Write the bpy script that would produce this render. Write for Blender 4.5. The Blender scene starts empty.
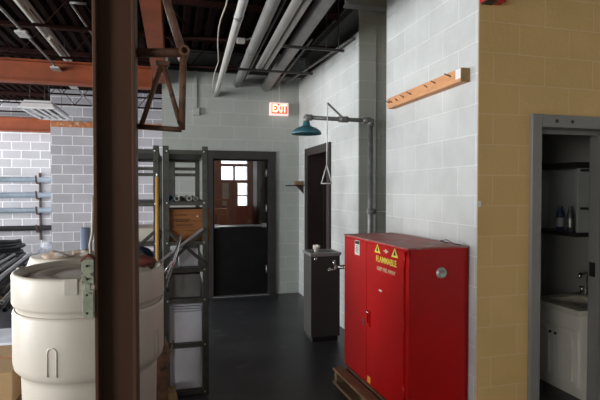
import bpy, bmesh, math, random
from mathutils import Vector, Matrix
random.seed(7)
SC = bpy.context.scene
COL = SC.collection
PI = math.pi
R = math.radians

# ------------------------------------------------------------------ materials
def nt(name):
    m = bpy.data.materials.new(name); m.use_nodes = True
    t = m.node_tree; t.nodes.clear()
    o = t.nodes.new('ShaderNodeOutputMaterial'); b = t.nodes.new('ShaderNodeBsdfPrincipled')
    t.links.new(b.outputs[0], o.inputs[0])
    return m, t, b

def ramp(t, src, stops):
    r = t.nodes.new('ShaderNodeValToRGB')
    e = r.color_ramp.elements
    e[0].position, e[0].color = stops[0][0], (*stops[0][1], 1)
    e[1].position, e[1].color = stops[-1][0], (*stops[-1][1], 1)
    for p, c in stops[1:-1]:
        n = e.new(p); n.color = (*c, 1)
    t.links.new(src, r.inputs[0])
    return r.outputs[0]

def noise(t, scale, detail=4, stretch=None, rough=.55):
    tc = t.nodes.new('ShaderNodeTexCoord')
    n = t.nodes.new('ShaderNodeTexNoise')
    n.inputs['Scale'].default_value = scale; n.inputs['Detail'].default_value = detail
    n.inputs['Roughness'].default_value = rough
    if stretch:
        mp = t.nodes.new('ShaderNodeMapping'); mp.inputs['Scale'].default_value = stretch
        t.links.new(tc.outputs['Object'], mp.inputs[0]); t.links.new(mp.outputs[0], n.inputs[0])
    else:
        t.links.new(tc.outputs['Object'], n.inputs[0])
    return n.outputs[0]

def mul(c, k): return tuple(min(1, x * k) for x in c)

def mat(name, c, rough=.6, metal=0, var=.18, scale=6, bump=.05, stretch=None, spots=None, spec=.5, bscale=None):
    """painted / raw surface: base colour with soft wear variation and a fine bump"""
    m, t, b = nt(name)
    n = noise(t, scale, 5, stretch)
    stops = [(.3, mul(c, 1 - var)), (.7, mul(c, 1 + var))]
    col = ramp(t, n, stops)
    if spots:
        n2 = noise(t, spots[1], 3, stretch)
        mk = ramp(t, n2, [(spots[2], (0, 0, 0)), (spots[2] + .06, (1, 1, 1))])
        mx = t.nodes.new('ShaderNodeMix'); mx.data_type = 'RGBA'
        t.links.new(mk, mx.inputs[0]); t.links.new(col, mx.inputs[6]); mx.inputs[7].default_value = (*spots[0], 1)
        col = mx.outputs[2]
    t.links.new(col, b.inputs['Base Color'])
    b.inputs['Roughness'].default_value = rough; b.inputs['Metallic'].default_value = metal
    b.inputs['Specular IOR Level'].default_value = spec
    if bump:
        bp = t.nodes.new('ShaderNodeBump'); bp.inputs['Strength'].default_value = bump
        bp.inputs['Distance'].default_value = .01
        n3 = noise(t, bscale or scale * 8, 3)
        t.links.new(n3, bp.inputs['Height']); t.links.new(bp.outputs[0], b.inputs['Normal'])
    return m

def block_mat(name, c1, c2, mortar, axis, rough=.75, off=(0, 0), msize=.006, bump=.4, dirt=.12):
    """concrete masonry: 406 x 203 mm units in running bond; axis is the wall's own long direction"""
    m, t, b = nt(name)
    g = t.nodes.new('ShaderNodeNewGeometry')
    s = t.nodes.new('ShaderNodeSeparateXYZ'); t.links.new(g.outputs['Position'], s.inputs[0])
    cb = t.nodes.new('ShaderNodeCombineXYZ')
    t.links.new(s.outputs[0 if axis == 'x' else 1], cb.inputs[0]); t.links.new(s.outputs[2], cb.inputs[1])
    mp = t.nodes.new('ShaderNodeMapping'); mp.inputs['Location'].default_value = (off[0], off[1], 0)
    t.links.new(cb.outputs[0], mp.inputs[0])
    br = t.nodes.new('ShaderNodeTexBrick')
    br.inputs['Scale'].default_value = 1
    br.inputs['Brick Width'].default_value = .406; br.inputs['Row Height'].default_value = .203
    br.inputs['Mortar Size'].default_value = msize; br.inputs['Mortar Smooth'].default_value = .3
    br.inputs['Color1'].default_value = (*c1, 1); br.inputs['Color2'].default_value = (*c2, 1)
    br.inputs['Mortar'].default_value = (*mortar, 1)
    t.links.new(mp.outputs[0], br.inputs[0])
    n = noise(t, 2.2, 6)
    v = ramp(t, n, [(.3, (1 - dirt,) * 3), (.7, (1, 1, 1))])
    mx = t.nodes.new('ShaderNodeMix'); mx.data_type = 'RGBA'; mx.blend_type = 'MULTIPLY'; mx.inputs[0].default_value = 1
    t.links.new(br.outputs[0], mx.inputs[6]); t.links.new(v, mx.inputs[7])
    t.links.new(mx.outputs[2], b.inputs['Base Color'])
    b.inputs['Roughness'].default_value = rough
    n2 = noise(t, 45, 3)
    ma = t.nodes.new('ShaderNodeMath'); ma.operation = 'MULTIPLY_ADD'; ma.inputs[1].default_value = -1.0
    t.links.new(br.outputs['Fac'], ma.inputs[0]); t.links.new(n2, ma.inputs[2])
    bp = t.nodes.new('ShaderNodeBump'); bp.inputs['Strength'].default_value = bump; bp.inputs['Distance'].default_value = .006
    t.links.new(ma.outputs[0], bp.inputs['Height']); t.links.new(bp.outputs[0], b.inputs['Normal'])
    return m

def emit_mat(name, c, k):
    m, t, b = nt(name)
    b.inputs['Base Color'].default_value = (*mul(c, .6), 1)
    b.inputs['Emission Color'].default_value = (*c, 1); b.inputs['Emission Strength'].default_value = k
    return m

def glass_mat(name, tint=(1, 1, 1)):
    m = bpy.data.materials.new(name); m.use_nodes = True
    t = m.node_tree; t.nodes.clear()
    o = t.nodes.new('ShaderNodeOutputMaterial'); a = t.nodes.new('ShaderNodeBsdfTransparent'); g = t.nodes.new('ShaderNodeBsdfGlossy')
    a.inputs[0].default_value = (*tint, 1); g.inputs['Roughness'].default_value = .03
    f = t.nodes.new('ShaderNodeFresnel'); f.inputs[0].default_value = 1.35
    x = t.nodes.new('ShaderNodeMixShader')
    t.links.new(f.outputs[0], x.inputs[0]); t.links.new(a.outputs[0], x.inputs[1]); t.links.new(g.outputs[0], x.inputs[2])
    t.links.new(x.outputs[0], o.inputs[0])
    return m

M = {}
pale1, pale2, palem = (.62, .635, .62), (.67, .685, .67), (.80, .81, .79)
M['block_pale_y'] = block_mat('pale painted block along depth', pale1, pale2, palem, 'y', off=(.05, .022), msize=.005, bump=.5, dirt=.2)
M['block_pale_x'] = block_mat('shaded pale block facing', (.39, .41, .38), (.42, .44, .41), (.50, .51, .48), 'x', off=(.1, .022), msize=.005, bump=.35)  # same pale paint as the side walls, darkened to carry its shade
M['block_tan_x'] = block_mat('tan painted block facing', (.76, .485, .19), (.79, .51, .21), (.83, .57, .28), 'x', off=(.17, .09), msize=.005, bump=.45)
M['block_raw_x'] = block_mat('raw grey block facing', (.42, .412, .44), (.51, .50, .53), (.82, .82, .84), 'x', off=(0, .06), msize=.011, bump=.6)
M['block_raw_y'] = block_mat('raw grey block along depth', (.42, .412, .44), (.51, .50, .53), (.82, .82, .84), 'y', off=(0, .06), msize=.011, bump=.6)
M['bath_wall'] = mat('washroom plaster', (.34, .33, .30), .7, var=.06, scale=2)
M['floor'] = mat('charcoal concrete floor', (.046, .047, .051), .36, var=.35, scale=1.3, bump=.08, spots=((.08, .08, .083), 3.5, .62), bscale=40)
M['deck'] = mat('dark maroon roof deck', (.013, .007, .006), .8, var=.3, scale=3, spec=.02)
M['joist'] = mat('dark maroon joist steel', (.030, .012, .009), .65, var=.3, scale=5, spec=.08)
M['darksteel'] = mat('dark grey steel', (.035, .034, .032), .55, var=.25, scale=8)
M['orange'] = mat('orange primed steel', (.26, .052, .011), .65, var=.25, scale=3, spots=((.20, .05, .025), 7, .63))
M['orangelight'] = mat('dirty orange ledger', (.42, .15, .05), .6, var=.4, scale=9, spots=((.5, .42, .33), 12, .6))
M['column'] = mat('dark brown column paint', (.118, .060, .037), .5, spec=.2, var=.22, scale=4, bump=.1, stretch=(1, 1, .25), spots=((.16, .11, .08), 30, .74))
M['rust'] = mat('rusty brown tube', (.20, .10, .06), .55, var=.4, scale=14, bump=.15, spots=((.07, .04, .03), 20, .6))
M['pipe'] = mat('grey white pipe', (.50, .48, .45), .5, var=.1, scale=4)
M['pipe_grey'] = mat('grey pipe', (.27, .265, .255), .5, var=.15, scale=4)
M['galv'] = mat('galvanised steel', (.36, .37, .37), .42, .6, var=.2, scale=12)
M['conduit'] = mat('dull conduit', (.28, .27, .26), .45, .5, var=.15, scale=8)
M['white_metal'] = mat('white enamel', (.88, .88, .88), .35, var=.04, scale=4)
M['louvre'] = mat('fixture interior', (.03, .032, .035), .4, var=.1, scale=5)
M['red'] = mat('red enamel', (.50, .007, .007), .33, spec=.3, var=.10, scale=3, bump=.03, spots=((.50, .06, .05), 26, .76))
M['red_top'] = mat('dusty red enamel', (.42, .13, .11), .55, var=.2, scale=5, spots=((.38, .26, .24), 8, .55))
M['yellow_print'] = mat('yellow green print', (.80, .74, .10), .5, var=.05)
M['cream_print'] = mat('worn cream print', (.74, .58, .36), .5, var=.12, scale=40)
M['black'] = mat('black', (.012, .012, .012), .5, var=.2)
M['black_rubber'] = mat('black hose rubber', (.016, .017, .02), .42, var=.3)
M['paper'] = mat('white label', (.80, .78, .70), .6, var=.05)
M['gold'] = mat('orange yellow tag', (.85, .42, .06), .5, var=.1)
M['chrome'] = mat('chrome', (.75, .75, .75), .16, 1, var=.05)
M['brass'] = mat('dull cap', (.55, .52, .48), .35, .5, var=.25, scale=30)
M['wood_pallet'] = mat('weathered pallet wood', (.25, .155, .085), .75, var=.35, scale=6, stretch=(6, .7, 6), bump=.15)
M['wood_pine'] = mat('pine board', (.64, .30, .125), .6, var=.18, scale=5, stretch=(8, .8, 8), bump=.08)
M['wood_end'] = mat('board end grain', (.40, .25, .10), .7, var=.2, scale=20)
M['white_paint'] = mat('white paint splash', (.82, .80, .77), .5, var=.05)
M['crate'] = mat('orange brown crate wood', (.33, .125, .035), .6, var=.25, scale=5, stretch=(.8, 5, 5), bump=.1)
M['stencil'] = mat('dark stencil', (.10, .04, .018), .7, var=.4, scale=60)
M['brown_wood'] = mat('red brown panelling', (.30, .125, .09), .5, var=.2, scale=4, stretch=(6, 6, .6))
M['brown_furn'] = mat('brown furniture wood', (.30, .115, .05), .45, var=.2, scale=5, stretch=(5, 5, .7))
M['doorblack'] = mat('black door paint', (.008, .008, .008), .5, var=.3, scale=4, spec=.15)
M['doorframe'] = mat('dark grey brown frame paint', (.034, .030, .029), .45, var=.2, scale=5)
M['doorframe_brown'] = mat('dark maroon frame paint', (.030, .020, .019), .45, var=.2, scale=5)
M['greyframe'] = mat('warm grey frame paint', (.24, .225, .21), .4, var=.06, scale=4)
M['shelfsteel'] = mat('olive grey shelving steel', (.085, .086, .075), .5, .2, var=.2, scale=9)
M['bolt'] = mat('zinc bolt', (.70, .70, .68), .3, .7, var=.1)
M['drum'] = mat('cream polyethylene', (.68, .62, .53), .42, var=.035, scale=2, bump=.03)
M['drumlid'] = mat('soiled cream lid', (.64, .60, .52), .5, var=.1, scale=5, spots=((.40, .36, .30), 9, .62))
M['cream_tub'] = mat('cream tub', (.66, .61, .52), .5, var=.08, scale=4)
M['tan_card'] = mat('tan cardboard', (.50, .33, .17), .8, var=.1, scale=3)
M['pale_box'] = mat('pale blue white board', (.80, .82, .90), .6, var=.12, scale=3)
M['grey_box'] = mat('dull grey carton', (.26, .26, .25), .7, var=.1)
M['rag'] = mat('stained rag', (.45, .34, .26), .9, var=.4, scale=9, spots=((.75, .71, .66), 14, .52))
M['navy'] = mat('navy cloth', (.03, .045, .10), .85, var=.3, scale=12)
M['rust_red'] = mat('red brown cloth', (.20, .05, .035), .85, var=.3, scale=12)
M['tube_blue'] = mat('slate blue tube', (.20, .245, .33), .5, var=.1)
M['handle_yel'] = mat('varnished broom handle', (.62, .36, .10), .4, var=.12, scale=8)
M['bristle'] = mat('broom bristle', (.35, .24, .10), .9, var=.3, scale=60)
M['alu'] = mat('aluminium', (.78, .79, .82), .25, .9, var=.06)
M['patina'] = mat('chipped pale green paint', (.40, .43, .31), .6, var=.2, scale=20, spots=((.16, .12, .09), 34, .60), bump=.2)
M['red_ox'] = mat('red oxide edge', (.24, .055, .03), .6, var=.3, scale=20)
M['cable'] = mat('pale cable', (.55, .48, .40), .6, var=.1)
M['teal'] = mat('blue green enamel', (.045, .155, .19), .4, var=.15, scale=8)
M['showerpipe'] = mat('weathered grey pipe', (.235, .235, .23), .42, .4, var=.25, scale=12)
M['fountain'] = mat('grey brown enamel', (.050, .045, .040), .5, var=.1, scale=5)
M['stainless'] = mat('stainless top', (.35, .35, .34), .35, .7, var=.1)
M['sign_white'] = emit_mat('lit sign frame', (1, .80, .76), .75)
M['sign_red'] = emit_mat('lit sign face', (1, .10, .05), 1.1)
M['sign_letter'] = emit_mat('lit sign letters', (1, .82, .50), 2.6)
M['rackpipe'] = mat('pale blue steel tube', (.50, .60, .68), .35, .2, var=.1)
M['bracket'] = mat('brown bracket steel', (.075, .042, .034), .6, var=.3)
M['lgsteel'] = mat('light grey steel bar', (.46, .46, .47), .4, .4, var=.2)
M['plastic_film'] = mat('crumpled white plastic', (.48, .50, .56), .35, var=.4, scale=12)
M['vanity'] = mat('white vanity paint', (.80, .75, .66), .45, var=.05, scale=4)
M['marble'] = mat('cream sink top', (.66, .62, .50), .25, var=.08, scale=5)
M['hutch'] = mat('white shelf laminate', (.50, .52, .49), .5, var=.05)
M['bottle_blue'] = mat('blue bottle', (.035, .06, .13), .35, var=.2)
M['bottle_grey'] = mat('grey bottle', (.10, .11, .115), .35, var=.2)
M['fluoro'] = mat('unlit fluorescent tube cover', (.52, .49, .43), .5, var=.05)
M['glass'] = glass_mat('door glass', (.9, .9, .9))

# ------------------------------------------------------------------ mesh helpers
class MB:
    def __init__(s): s.bm = bmesh.new()
    def box(s, a, b, bev=0, rot=None):
        """axis box from corner a to corner b (world metres)"""
        bm = s.bm
        c = [(a[i] + b[i]) / 2 for i in range(3)]; d = [abs(b[i] - a[i]) for i in range(3)]
        t = bmesh.new()
        bmesh.ops.create_cube(t, size=1, matrix=Matrix.Diagonal((*d, 1)))
        if bev: bmesh.ops.bevel(t, geom=t.edges[:], offset=min(bev, min(d) * .45), segments=2, affect='EDGES', profile=.6)
        if rot is not None: bmesh.ops.transform(t, matrix=rot, verts=t.verts)
        bmesh.ops.translate(t, vec=c, verts=t.verts)
        s._join(t); return s
    def _join(s, t):
        me = bpy.data.meshes.new('tmp'); t.to_mesh(me); t.free(); s.bm.from_mesh(me); bpy.data.meshes.remove(me)
    def bar(s, p, q, w, h, up=(0, 0, 1), bev=0):
        """rectangular bar from p to q; w across, h along up"""
        p, q = Vector(p), Vector(q); d = q - p; L = d.length; z = d / L
        x = Vector(up).cross(z)
        if x.length < 1e-5: x = Vector((1, 0, 0)).cross(z)
        x.normalize(); y = z.cross(x)
        m = Matrix((x, y, z)).transposed().to_4x4(); m.translation = (p + q) / 2
        t = bmesh.new(); bmesh.ops.create_cube(t, size=1, matrix=Matrix.Diagonal((w, h, L, 1)))
        if bev: bmesh.ops.bevel(t, geom=t.edges[:], offset=bev, segments=2, affect='EDGES')
        bmesh.ops.transform(t, matrix=m, verts=t.verts); s._join(t); return s
    def tube(s, pts, r, seg=12, cap=True, inner=None):
        """round tube swept along pts; r a number or one per point"""
        pts = [Vector(p) for p in pts]; n = len(pts)
        rs = r if isinstance(r, (list, tuple)) else [r] * n
        bm = s.bm; rings = []; prev = None
        for i, p in enumerate(pts):
            d = (pts[min(i + 1, n - 1)] - pts[max(i - 1, 0)]).normalized()
            if prev is None:
                x = d.orthogonal().normalized()
            else:
                x = (prev - d * prev.dot(d)).normalized()
            prev = x; y = d.cross(x)
            rings.append([bm.verts.new(p + (x * math.cos(2 * PI * k / seg) + y * math.sin(2 * PI * k / seg)) * rs[i]) for k in range(seg)])
        for a, b in zip(rings, rings[1:]):
            for k in range(seg):
                f = bm.faces.new((a[k], a[(k + 1) % seg], b[(k + 1) % seg], b[k])); f.smooth = True
        if cap:
            if inner:
                for ring, sgn in ((rings[0], 1), (rings[-1], -1)):
                    c = sum((v.co for v in ring), Vector()) / seg
                    i2 = [bm.verts.new(c + (v.co - c) * inner) for v in ring]
                    j = 1 if sgn == 1 else -2
                    dirv = ((pts[1] - pts[0]) if sgn == 1 else (pts[-2] - pts[-1])).normalized() * rs[0] * 3
                    i3 = [bm.verts.new(v.co + dirv) for v in i2]
                    for k in range(seg):
                        k2 = (k + 1) % seg
                        bm.faces.new((ring[k], ring[k2], i2[k2], i2[k]) if sgn == -1 else (ring[k2], ring[k], i2[k], i2[k2]))
                        bm.faces.new((i2[k], i2[k2], i3[k2], i3[k]))
                    bm.faces.new(i3)
            else:
                bm.faces.new(list(reversed(rings[0]))); bm.faces.new(rings[-1])
        return s
    def lathe(s, prof, c, seg=48, axis='z'):
        """profile [(r, h)] turned about an axis through c"""
        bm = s.bm; c = Vector(c); rings = []
        def P(r, h, a):
            if axis == 'z': return c + Vector((r * math.cos(a), r * math.sin(a), h))
            if axis == 'y': return c + Vector((r * math.cos(a), h, r * math.sin(a)))
            return c + Vector((h, r * math.cos(a), r * math.sin(a)))
        for r, h in prof:
            if r < 1e-6: rings.append([bm.verts.new(P(0, h, 0))])
            else: rings.append([bm.verts.new(P(r, h, 2 * PI * k / seg)) for k in range(seg)])
        for a, b in zip(rings, rings[1:]):
            for k in range(seg):
                k2 = (k + 1) % seg
                q = [a[k % len(a)], a[k2 % len(a)], b[k2 % len(b)], b[k % len(b)]]
                q = [v for i, v in enumerate(q) if v not in q[:i]]
                if len(q) > 2:
                    f = bm.faces.new(q); f.smooth = True
        return s
    def poly(s, pts, d):
        """flat polygon pts extruded by vector d"""
        bm = s.bm; d = Vector(d)
        a = [bm.verts.new(p) for p in pts]; b = [bm.verts.new(Vector(p) + d) for p in pts]
        n = len(a); bm.faces.new(a); bm.faces.new(list(reversed(b)))
        for i in range(n): bm.faces.new((a[i], b[i], b[(i + 1) % n], a[(i + 1) % n]))
        return s
    def blob(s, c, rad, seed, amp=.25, sub=3):
        """crumpled heap"""
        rnd = random.Random(seed); t = bmesh.new()
        bmesh.ops.create_icosphere(t, subdivisions=sub, radius=1)
        ks = [(Vector((rnd.uniform(-1, 1), rnd.uniform(-1, 1), rnd.uniform(-1, 1))) * rnd.uniform(2, 6), rnd.uniform(0, 6)) for _ in range(7)]
        for v in t.verts:
            k = 1 + amp * sum(math.sin(v.co.dot(a) + p) for a, p in ks) / 3
            v.co = Vector((v.co.x * rad[0] * k, v.co.y * rad[1] * k, max(-.45, v.co.z * k) * rad[2]))
        bmesh.ops.translate(t, vec=Vector(c) + Vector((0, 0, .45 * rad[2])), verts=t.verts)
        s._join(t); return s
    def build(s, name, m, parent=None, smooth=None):
        bm = s.bm
        bmesh.ops.recalc_face_normals(bm, faces=bm.faces[:])
        xs = [v.co for v in bm.verts]
        if parent is None:
            lo = Vector([min(v[i] for v in xs) for i in range(3)]); hi = Vector([max(v[i] for v in xs) for i in range(3)])
            org = Vector(((lo.x + hi.x) / 2, (lo.y + hi.y) / 2, lo.z))
        else:
            org = wloc(parent)
        bmesh.ops.translate(bm, vec=-org, verts=bm.verts)
        me = bpy.data.meshes.new(name); bm.to_mesh(me); bm.free()
        me.materials.append(M[m])
        if smooth:
            for p in me.polygons: p.use_smooth = True
        o = bpy.data.objects.new(name, me); COL.objects.link(o)
        if parent is None: o.location = org
        else: o.parent = parent
        return o

def wloc(o):
    v = Vector(o.location)
    while o.parent: o = o.parent; v += Vector(o.location)
    return v

def tag(o, label, cat, group=None):
    o['label'] = label; o['category'] = cat; o['kind'] = 'thing'
    if group: o['group'] = group
    return o

def thing(name, loc, label, cat, group=None):
    o = bpy.data.objects.new(name, None); COL.objects.link(o); o.location = loc
    o.empty_display_size = .1
    return tag(o, label, cat, group)

def struct(name, mb, m):
    o = mb.build(name, m) if isinstance(mb, MB) else mb
    o['kind'] = 'structure'; return o

def sempty(name, loc):
    o = bpy.data.objects.new(name, None); COL.objects.link(o); o.location = loc; o['kind'] = 'structure'; return o

def lab(o, s): o['label'] = s; return o

def copy_tree(o, parent=None):
    c = o.copy(); COL.objects.link(c)
    if parent: c.parent = parent
    for ch in list(o.children): copy_tree(ch, c)
    return c

def text(name, body, size, m, parent, loc, rot, ext=.0008, sx=1.0, bold=0):
    """lettering as mesh: font curve turned into geometry, reading along local x"""
    cu = bpy.data.curves.new(name, 'FONT'); cu.body = body; cu.size = size; cu.extrude = ext
    cu.align_x = 'CENTER'; cu.align_y = 'CENTER'; cu.offset = bold
    t = bpy.data.objects.new('t', cu); COL.objects.link(t)
    dg = bpy.context.evaluated_depsgraph_get()
    me = bpy.data.meshes.new_from_object(t.evaluated_get(dg)); bpy.data.objects.remove(t)
    mx = Matrix.Translation(Vector(loc) - wloc(parent)) @ rot.to_4x4() @ Matrix.Diagonal((sx, 1, 1, 1))
    me.transform(mx); me.materials.clear(); me.materials.append(M[m])
    o = bpy.data.objects.new(name, me); COL.objects.link(o); o.parent = parent
    return o
# text lying on a surface that faces -X (reads towards -Y) / faces -Y (reads towards +X)
FACE_NX = Matrix(((0, 0, -1), (-1, 0, 0), (0, 1, 0)))
FACE_NY = Matrix(((1, 0, 0), (0, 0, -1), (0, 1, 0)))

# ------------------------------------------------------------------ room measurements (metres)
WX = 1.95            # face of the right-hand block wall
YB = 7.40            # painted back wall
YF = 2.77            # tan wall
YL = 11.05           # raw block wall of the left bay
YLL = 12.70          # farther raw block wall
CEIL = 3.75
LX = -7.6

# ------------------------------------------------------------------ setting
f = MB(); f.box((LX - .2, -4.2, -.15), (4.2, 13.0, 0)); struct('floor', f, 'floor')

# ribbed metal roof deck, ribs running away from the camera
d = MB(); bm = d.bm
x = LX - .2; prof = []
while x < 4.2:
    prof += [(x, CEIL), (x + .07, CEIL), (x + .09, CEIL + .045), (x + .13, CEIL + .045)]; x += .15
va = [bm.verts.new((px, -4.2, pz)) for px, pz in prof]; vb = [bm.verts.new((px, 13.0, pz)) for px, pz in prof]
vt = [bm.verts.new((px, -4.2, CEIL + .1)) for px, pz in prof]; vt2 = [bm.verts.new((px, 13.0, CEIL + .1)) for px, pz in prof]
for i in range(len(prof) - 1):
    bm.faces.new((va[i], vb[i], vb[i + 1], va[i + 1])); bm.faces.new((vt[i], vt[i + 1], vt2[i + 1], vt2[i]))
struct('ceiling', d, 'deck')

def wall(name, boxes, m):
    w = MB()
    for a, b in boxes: w.box(a, b)
    return struct(name, w, m)
WT = 3.42            # top of block work
# right block wall near piece (rack wall); a recess; far piece with a doorway
wall('wall_right', [((WX, YF, 0), (WX + .2, 4.17, 3.44))], 'block_pale_y')
DY0, DY1, DZ = 5.90, 6.78, 2.14
wall('wall_right_far', [((WX, 4.88, 0), (WX + .2, DY0 - .02, 3.35)), ((WX, DY1 + .02, 0), (WX + .2, YB + .2, 3.35)),
                        ((WX, DY0 - .02, DZ + .02), (WX + .2, DY1 + .02, 3.35))], 'block_pale_y')
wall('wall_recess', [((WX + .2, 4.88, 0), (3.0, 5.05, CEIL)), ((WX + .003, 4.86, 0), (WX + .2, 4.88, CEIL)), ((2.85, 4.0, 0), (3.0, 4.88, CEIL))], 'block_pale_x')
# tan wall with the washroom doorway
BX0, BX1, BZ = 2.43, 3.085, 2.07
wall('wall_tan', [((WX + .004, YF - .004, 0), (BX0 - .02, YF + .2, CEIL)), ((BX1 + .02, YF - .004, 0), (4.2, YF + .2, CEIL)), ((BX0 - .02, YF - .004, BZ + .02), (BX1 + .02, YF + .2, CEIL))], 'block_tan_x')
# back wall with the doorway
OX0, OX1, OZ = .58, 1.47, 2.12
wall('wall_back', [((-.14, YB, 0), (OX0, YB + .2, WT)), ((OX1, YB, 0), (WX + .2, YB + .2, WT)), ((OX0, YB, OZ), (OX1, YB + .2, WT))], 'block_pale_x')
wall('wall_return', [((-.14, YB + .2, 0), (.0, YL, CEIL))], 'block_raw_y')
wall('wall_bay', [((-2.45, YL, 0), (2.9, YL + .15, 0 + 1.25)), ((-2.45, YL, 2.37), (2.9, YL + .15, CEIL)),
                  ((-2.45, YL, 1.25), (1.08, YL + .15, 2.37)), ((1.68, YL, 1.25), (2.9, YL + .15, 2.37)),
                  ((1.08, YL, 1.25), (1.46, YL + .15, 1.79)), ((-2.45, YL + .15, 0), (-2.30, YLL, CEIL))], 'block_raw_x')
wall('wall_far_left', [((LX, YLL, 0), (-2.45, YLL + .2, CEIL))], 'block_raw_x')
wall('wall_front', [((LX, -4.2, 0), (-7.4, -4.0, CEIL)), ((-7.4, -4.2, 0), (-4.2, -4.0, .8)), ((-7.4, -4.2, 3.0), (-4.2, -4.0, CEIL)), ((-4.2, -4.2, 0), (4.2, -4.0, CEIL))], 'block_pale_x')
wall('wall_side', [((4.0, -4.0, 0), (4.2, YF, CEIL))], 'block_pale_y')
# left wall with window openings
WIN = [(-2.6, .6, .85), (1.9, 4.3, .03), (6.2, 8.6, .85), (9.4, 12.2, .85)]      # the second is an unseen opening, run to the floor to light the cabinet
w = MB(); ys = -4.2
for a, b, z0 in WIN:
    w.box((LX - .2, ys, 0), (LX, a, CEIL)); w.box((LX - .2, a, 0), (LX, b, z0)); w.box((LX - .2, a, 3.15), (LX, b, CEIL)); ys = b
w.box((LX - .2, ys, 0), (LX, 13.0, CEIL)); struct('wall_left', w, 'block_raw_y')
for i, (a, b, z0) in enumerate(WIN):
    fr = sempty('window_%d' % (i + 1), (LX - .1, (a + b) / 2, z0)); m = MB()
    n = 3 if z0 > .1 else 1
    for yy in [a + (b - a) * k / n for k in range(n + 1)]: m.box((LX - .14, yy - .03, z0), (LX - .06, yy + .03, 3.15))
    for zz in ((z0 + .03, 2.0, 3.12) if n > 1 else (3.12,)): m.box((LX - .13, a, zz - .03), (LX - .07, b, zz + .03))
    m.build('window_frame', 'darksteel', fr)
# closed spaces behind the openings
wall('wall_closet', [((WX + .2, 5.3, 0), (3.4, 5.4, 2.9)), ((WX + .2, 7.45, 0), (3.4, 7.55, 2.9)), ((3.4, 5.3, 0), (3.5, 7.55, 2.9)), ((WX + .2, 5.3, 2.8), (3.5, 7.55, 2.9))], 'brown_wood')
wall('wall_washroom', [((3.58, YF + .2, 0), (3.70, 4.17, 2.6)), ((WX + .2, 4.0, 0), (3.58, 4.17, 2.6)), ((WX + .2, YF + .2, 2.5), (3.7, 4.17, 2.6))], 'bath_wall')
# the room behind the back door: red-brown panelling on its end wall around the windows
pan = []
for a, b in [((.0, 0), (1.08, 2.9)), ((1.68, 0), (2.9, 2.9)), ((1.08, 0), (1.68, 1.28)), ((1.08, 1.28), (1.44, 1.80)),
             ((1.08, 1.80), (1.68, 1.87)), ((1.08, 2.18), (1.68, 2.24)), ((1.08, 2.36), (1.68, 2.9))]:
    pan.append(((a[0], YL - .05, a[1]), (b[0], YL, b[1])))
wall('wall_panelled', pan, 'brown_wood')
wall('wall_lobby_side', [((2.75, YB + .2, 0), (2.9, YL, CEIL))], 'brown_wood')
t_ = MB(); t_.box((1.1, YL - .07, 1.28), (1.24, YL - .051, 1.80), .004); struct('trim_1', t_, 'pipe')
wn = sempty('window_5', (1.38, YL, 1.85))
m = MB(); m.box((1.355, YL - .045, 1.85), (1.39, YL + .05, 2.18)); m.box((1.44, YL - .045, 1.50), (1.68, YL + .05, 1.525)); m.build('window_frame', 'brown_wood', wn)
m = MB(); m.box((1.085, YL + .07, 1.26), (1.675, YL + .076, 2.36)); m.build('window_pane', 'glass', wn)

# steel lintel beams, and dark bands standing in for shade atop block walls
def girder(name, p0, p1, z0, z1, w, m, label=None, cat='beam', group=None):
    """I-section beam from p0 to p1 (x, y)"""
    up = (0, 0, 1); a = MB(); t = .022
    a.bar((*p0, z0 + t / 2), (*p1, z0 + t / 2), w, t, up); a.bar((*p0, z1 - t / 2), (*p1, z1 - t / 2), w, t, up)
    a.bar((*p0, (z0 + z1) / 2), (*p1, (z0 + z1) / 2), .03, z1 - z0 - 2 * t, up)
    o = a.build(name, m)
    return tag(o, label, cat, group)
girder('beam_or_shade_band', (-.05, YB + .1), (WX + .2, YB + .1), WT, 3.74, .2, 'darksteel', 'dark band for the shade along the top of the back wall')  # added bar whose dark colour stands for shade under the ceiling
girder('beam_or_shade_band', (WX + .1, YF + .22), (WX + .1, 4.17), 3.44, 3.74, .2, 'darksteel', 'dark steel beam on top of the pale wall above the hanging board')
girder('beam_or_shade_band', (WX + .1, 4.90), (WX + .1, 7.28), 3.35, 3.74, .2, 'darksteel', 'dark band for the shade on top of the pale wall above the open doorway')  # dark bar in place of the shaded top of this wall
girder('beam_or_shade_band', (1.74, 4.72), (2.84, 4.72), 3.545, 3.74, .12, 'pipe_grey', 'short grey beam spanning the recess above the shower pipe')
girder('steel_girder', (LX, 7.24), (-.27, 7.24), 3.09, 3.39, .17, 'orange', 'orange steel girder crossing the left bay in front of the joists')
girder('steel_girder', (-.17, -4.0), (-.17, 7.35), 3.20, 3.5, .17, 'orange', 'orange steel girder running overhead along the corridor line above the brown column')
girder('steel_girder', (LX, 12.5), (-2.46, 12.5), 3.0, 3.32, .17, 'orange', 'orange steel girder against the far left block wall, low behind the light fixture')
m = MB(); m.box((-2.44, YL - .09, 3.06), (-.16, YL - .003, 3.075)); m.box((-2.44, YL - .02, 2.96), (-.16, YL - .003, 3.06))
tag(m.build('ledger_angle', 'orangelight'), 'dirty pale orange steel ledger on the grey block wall left of the column', 'ledger')

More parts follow.
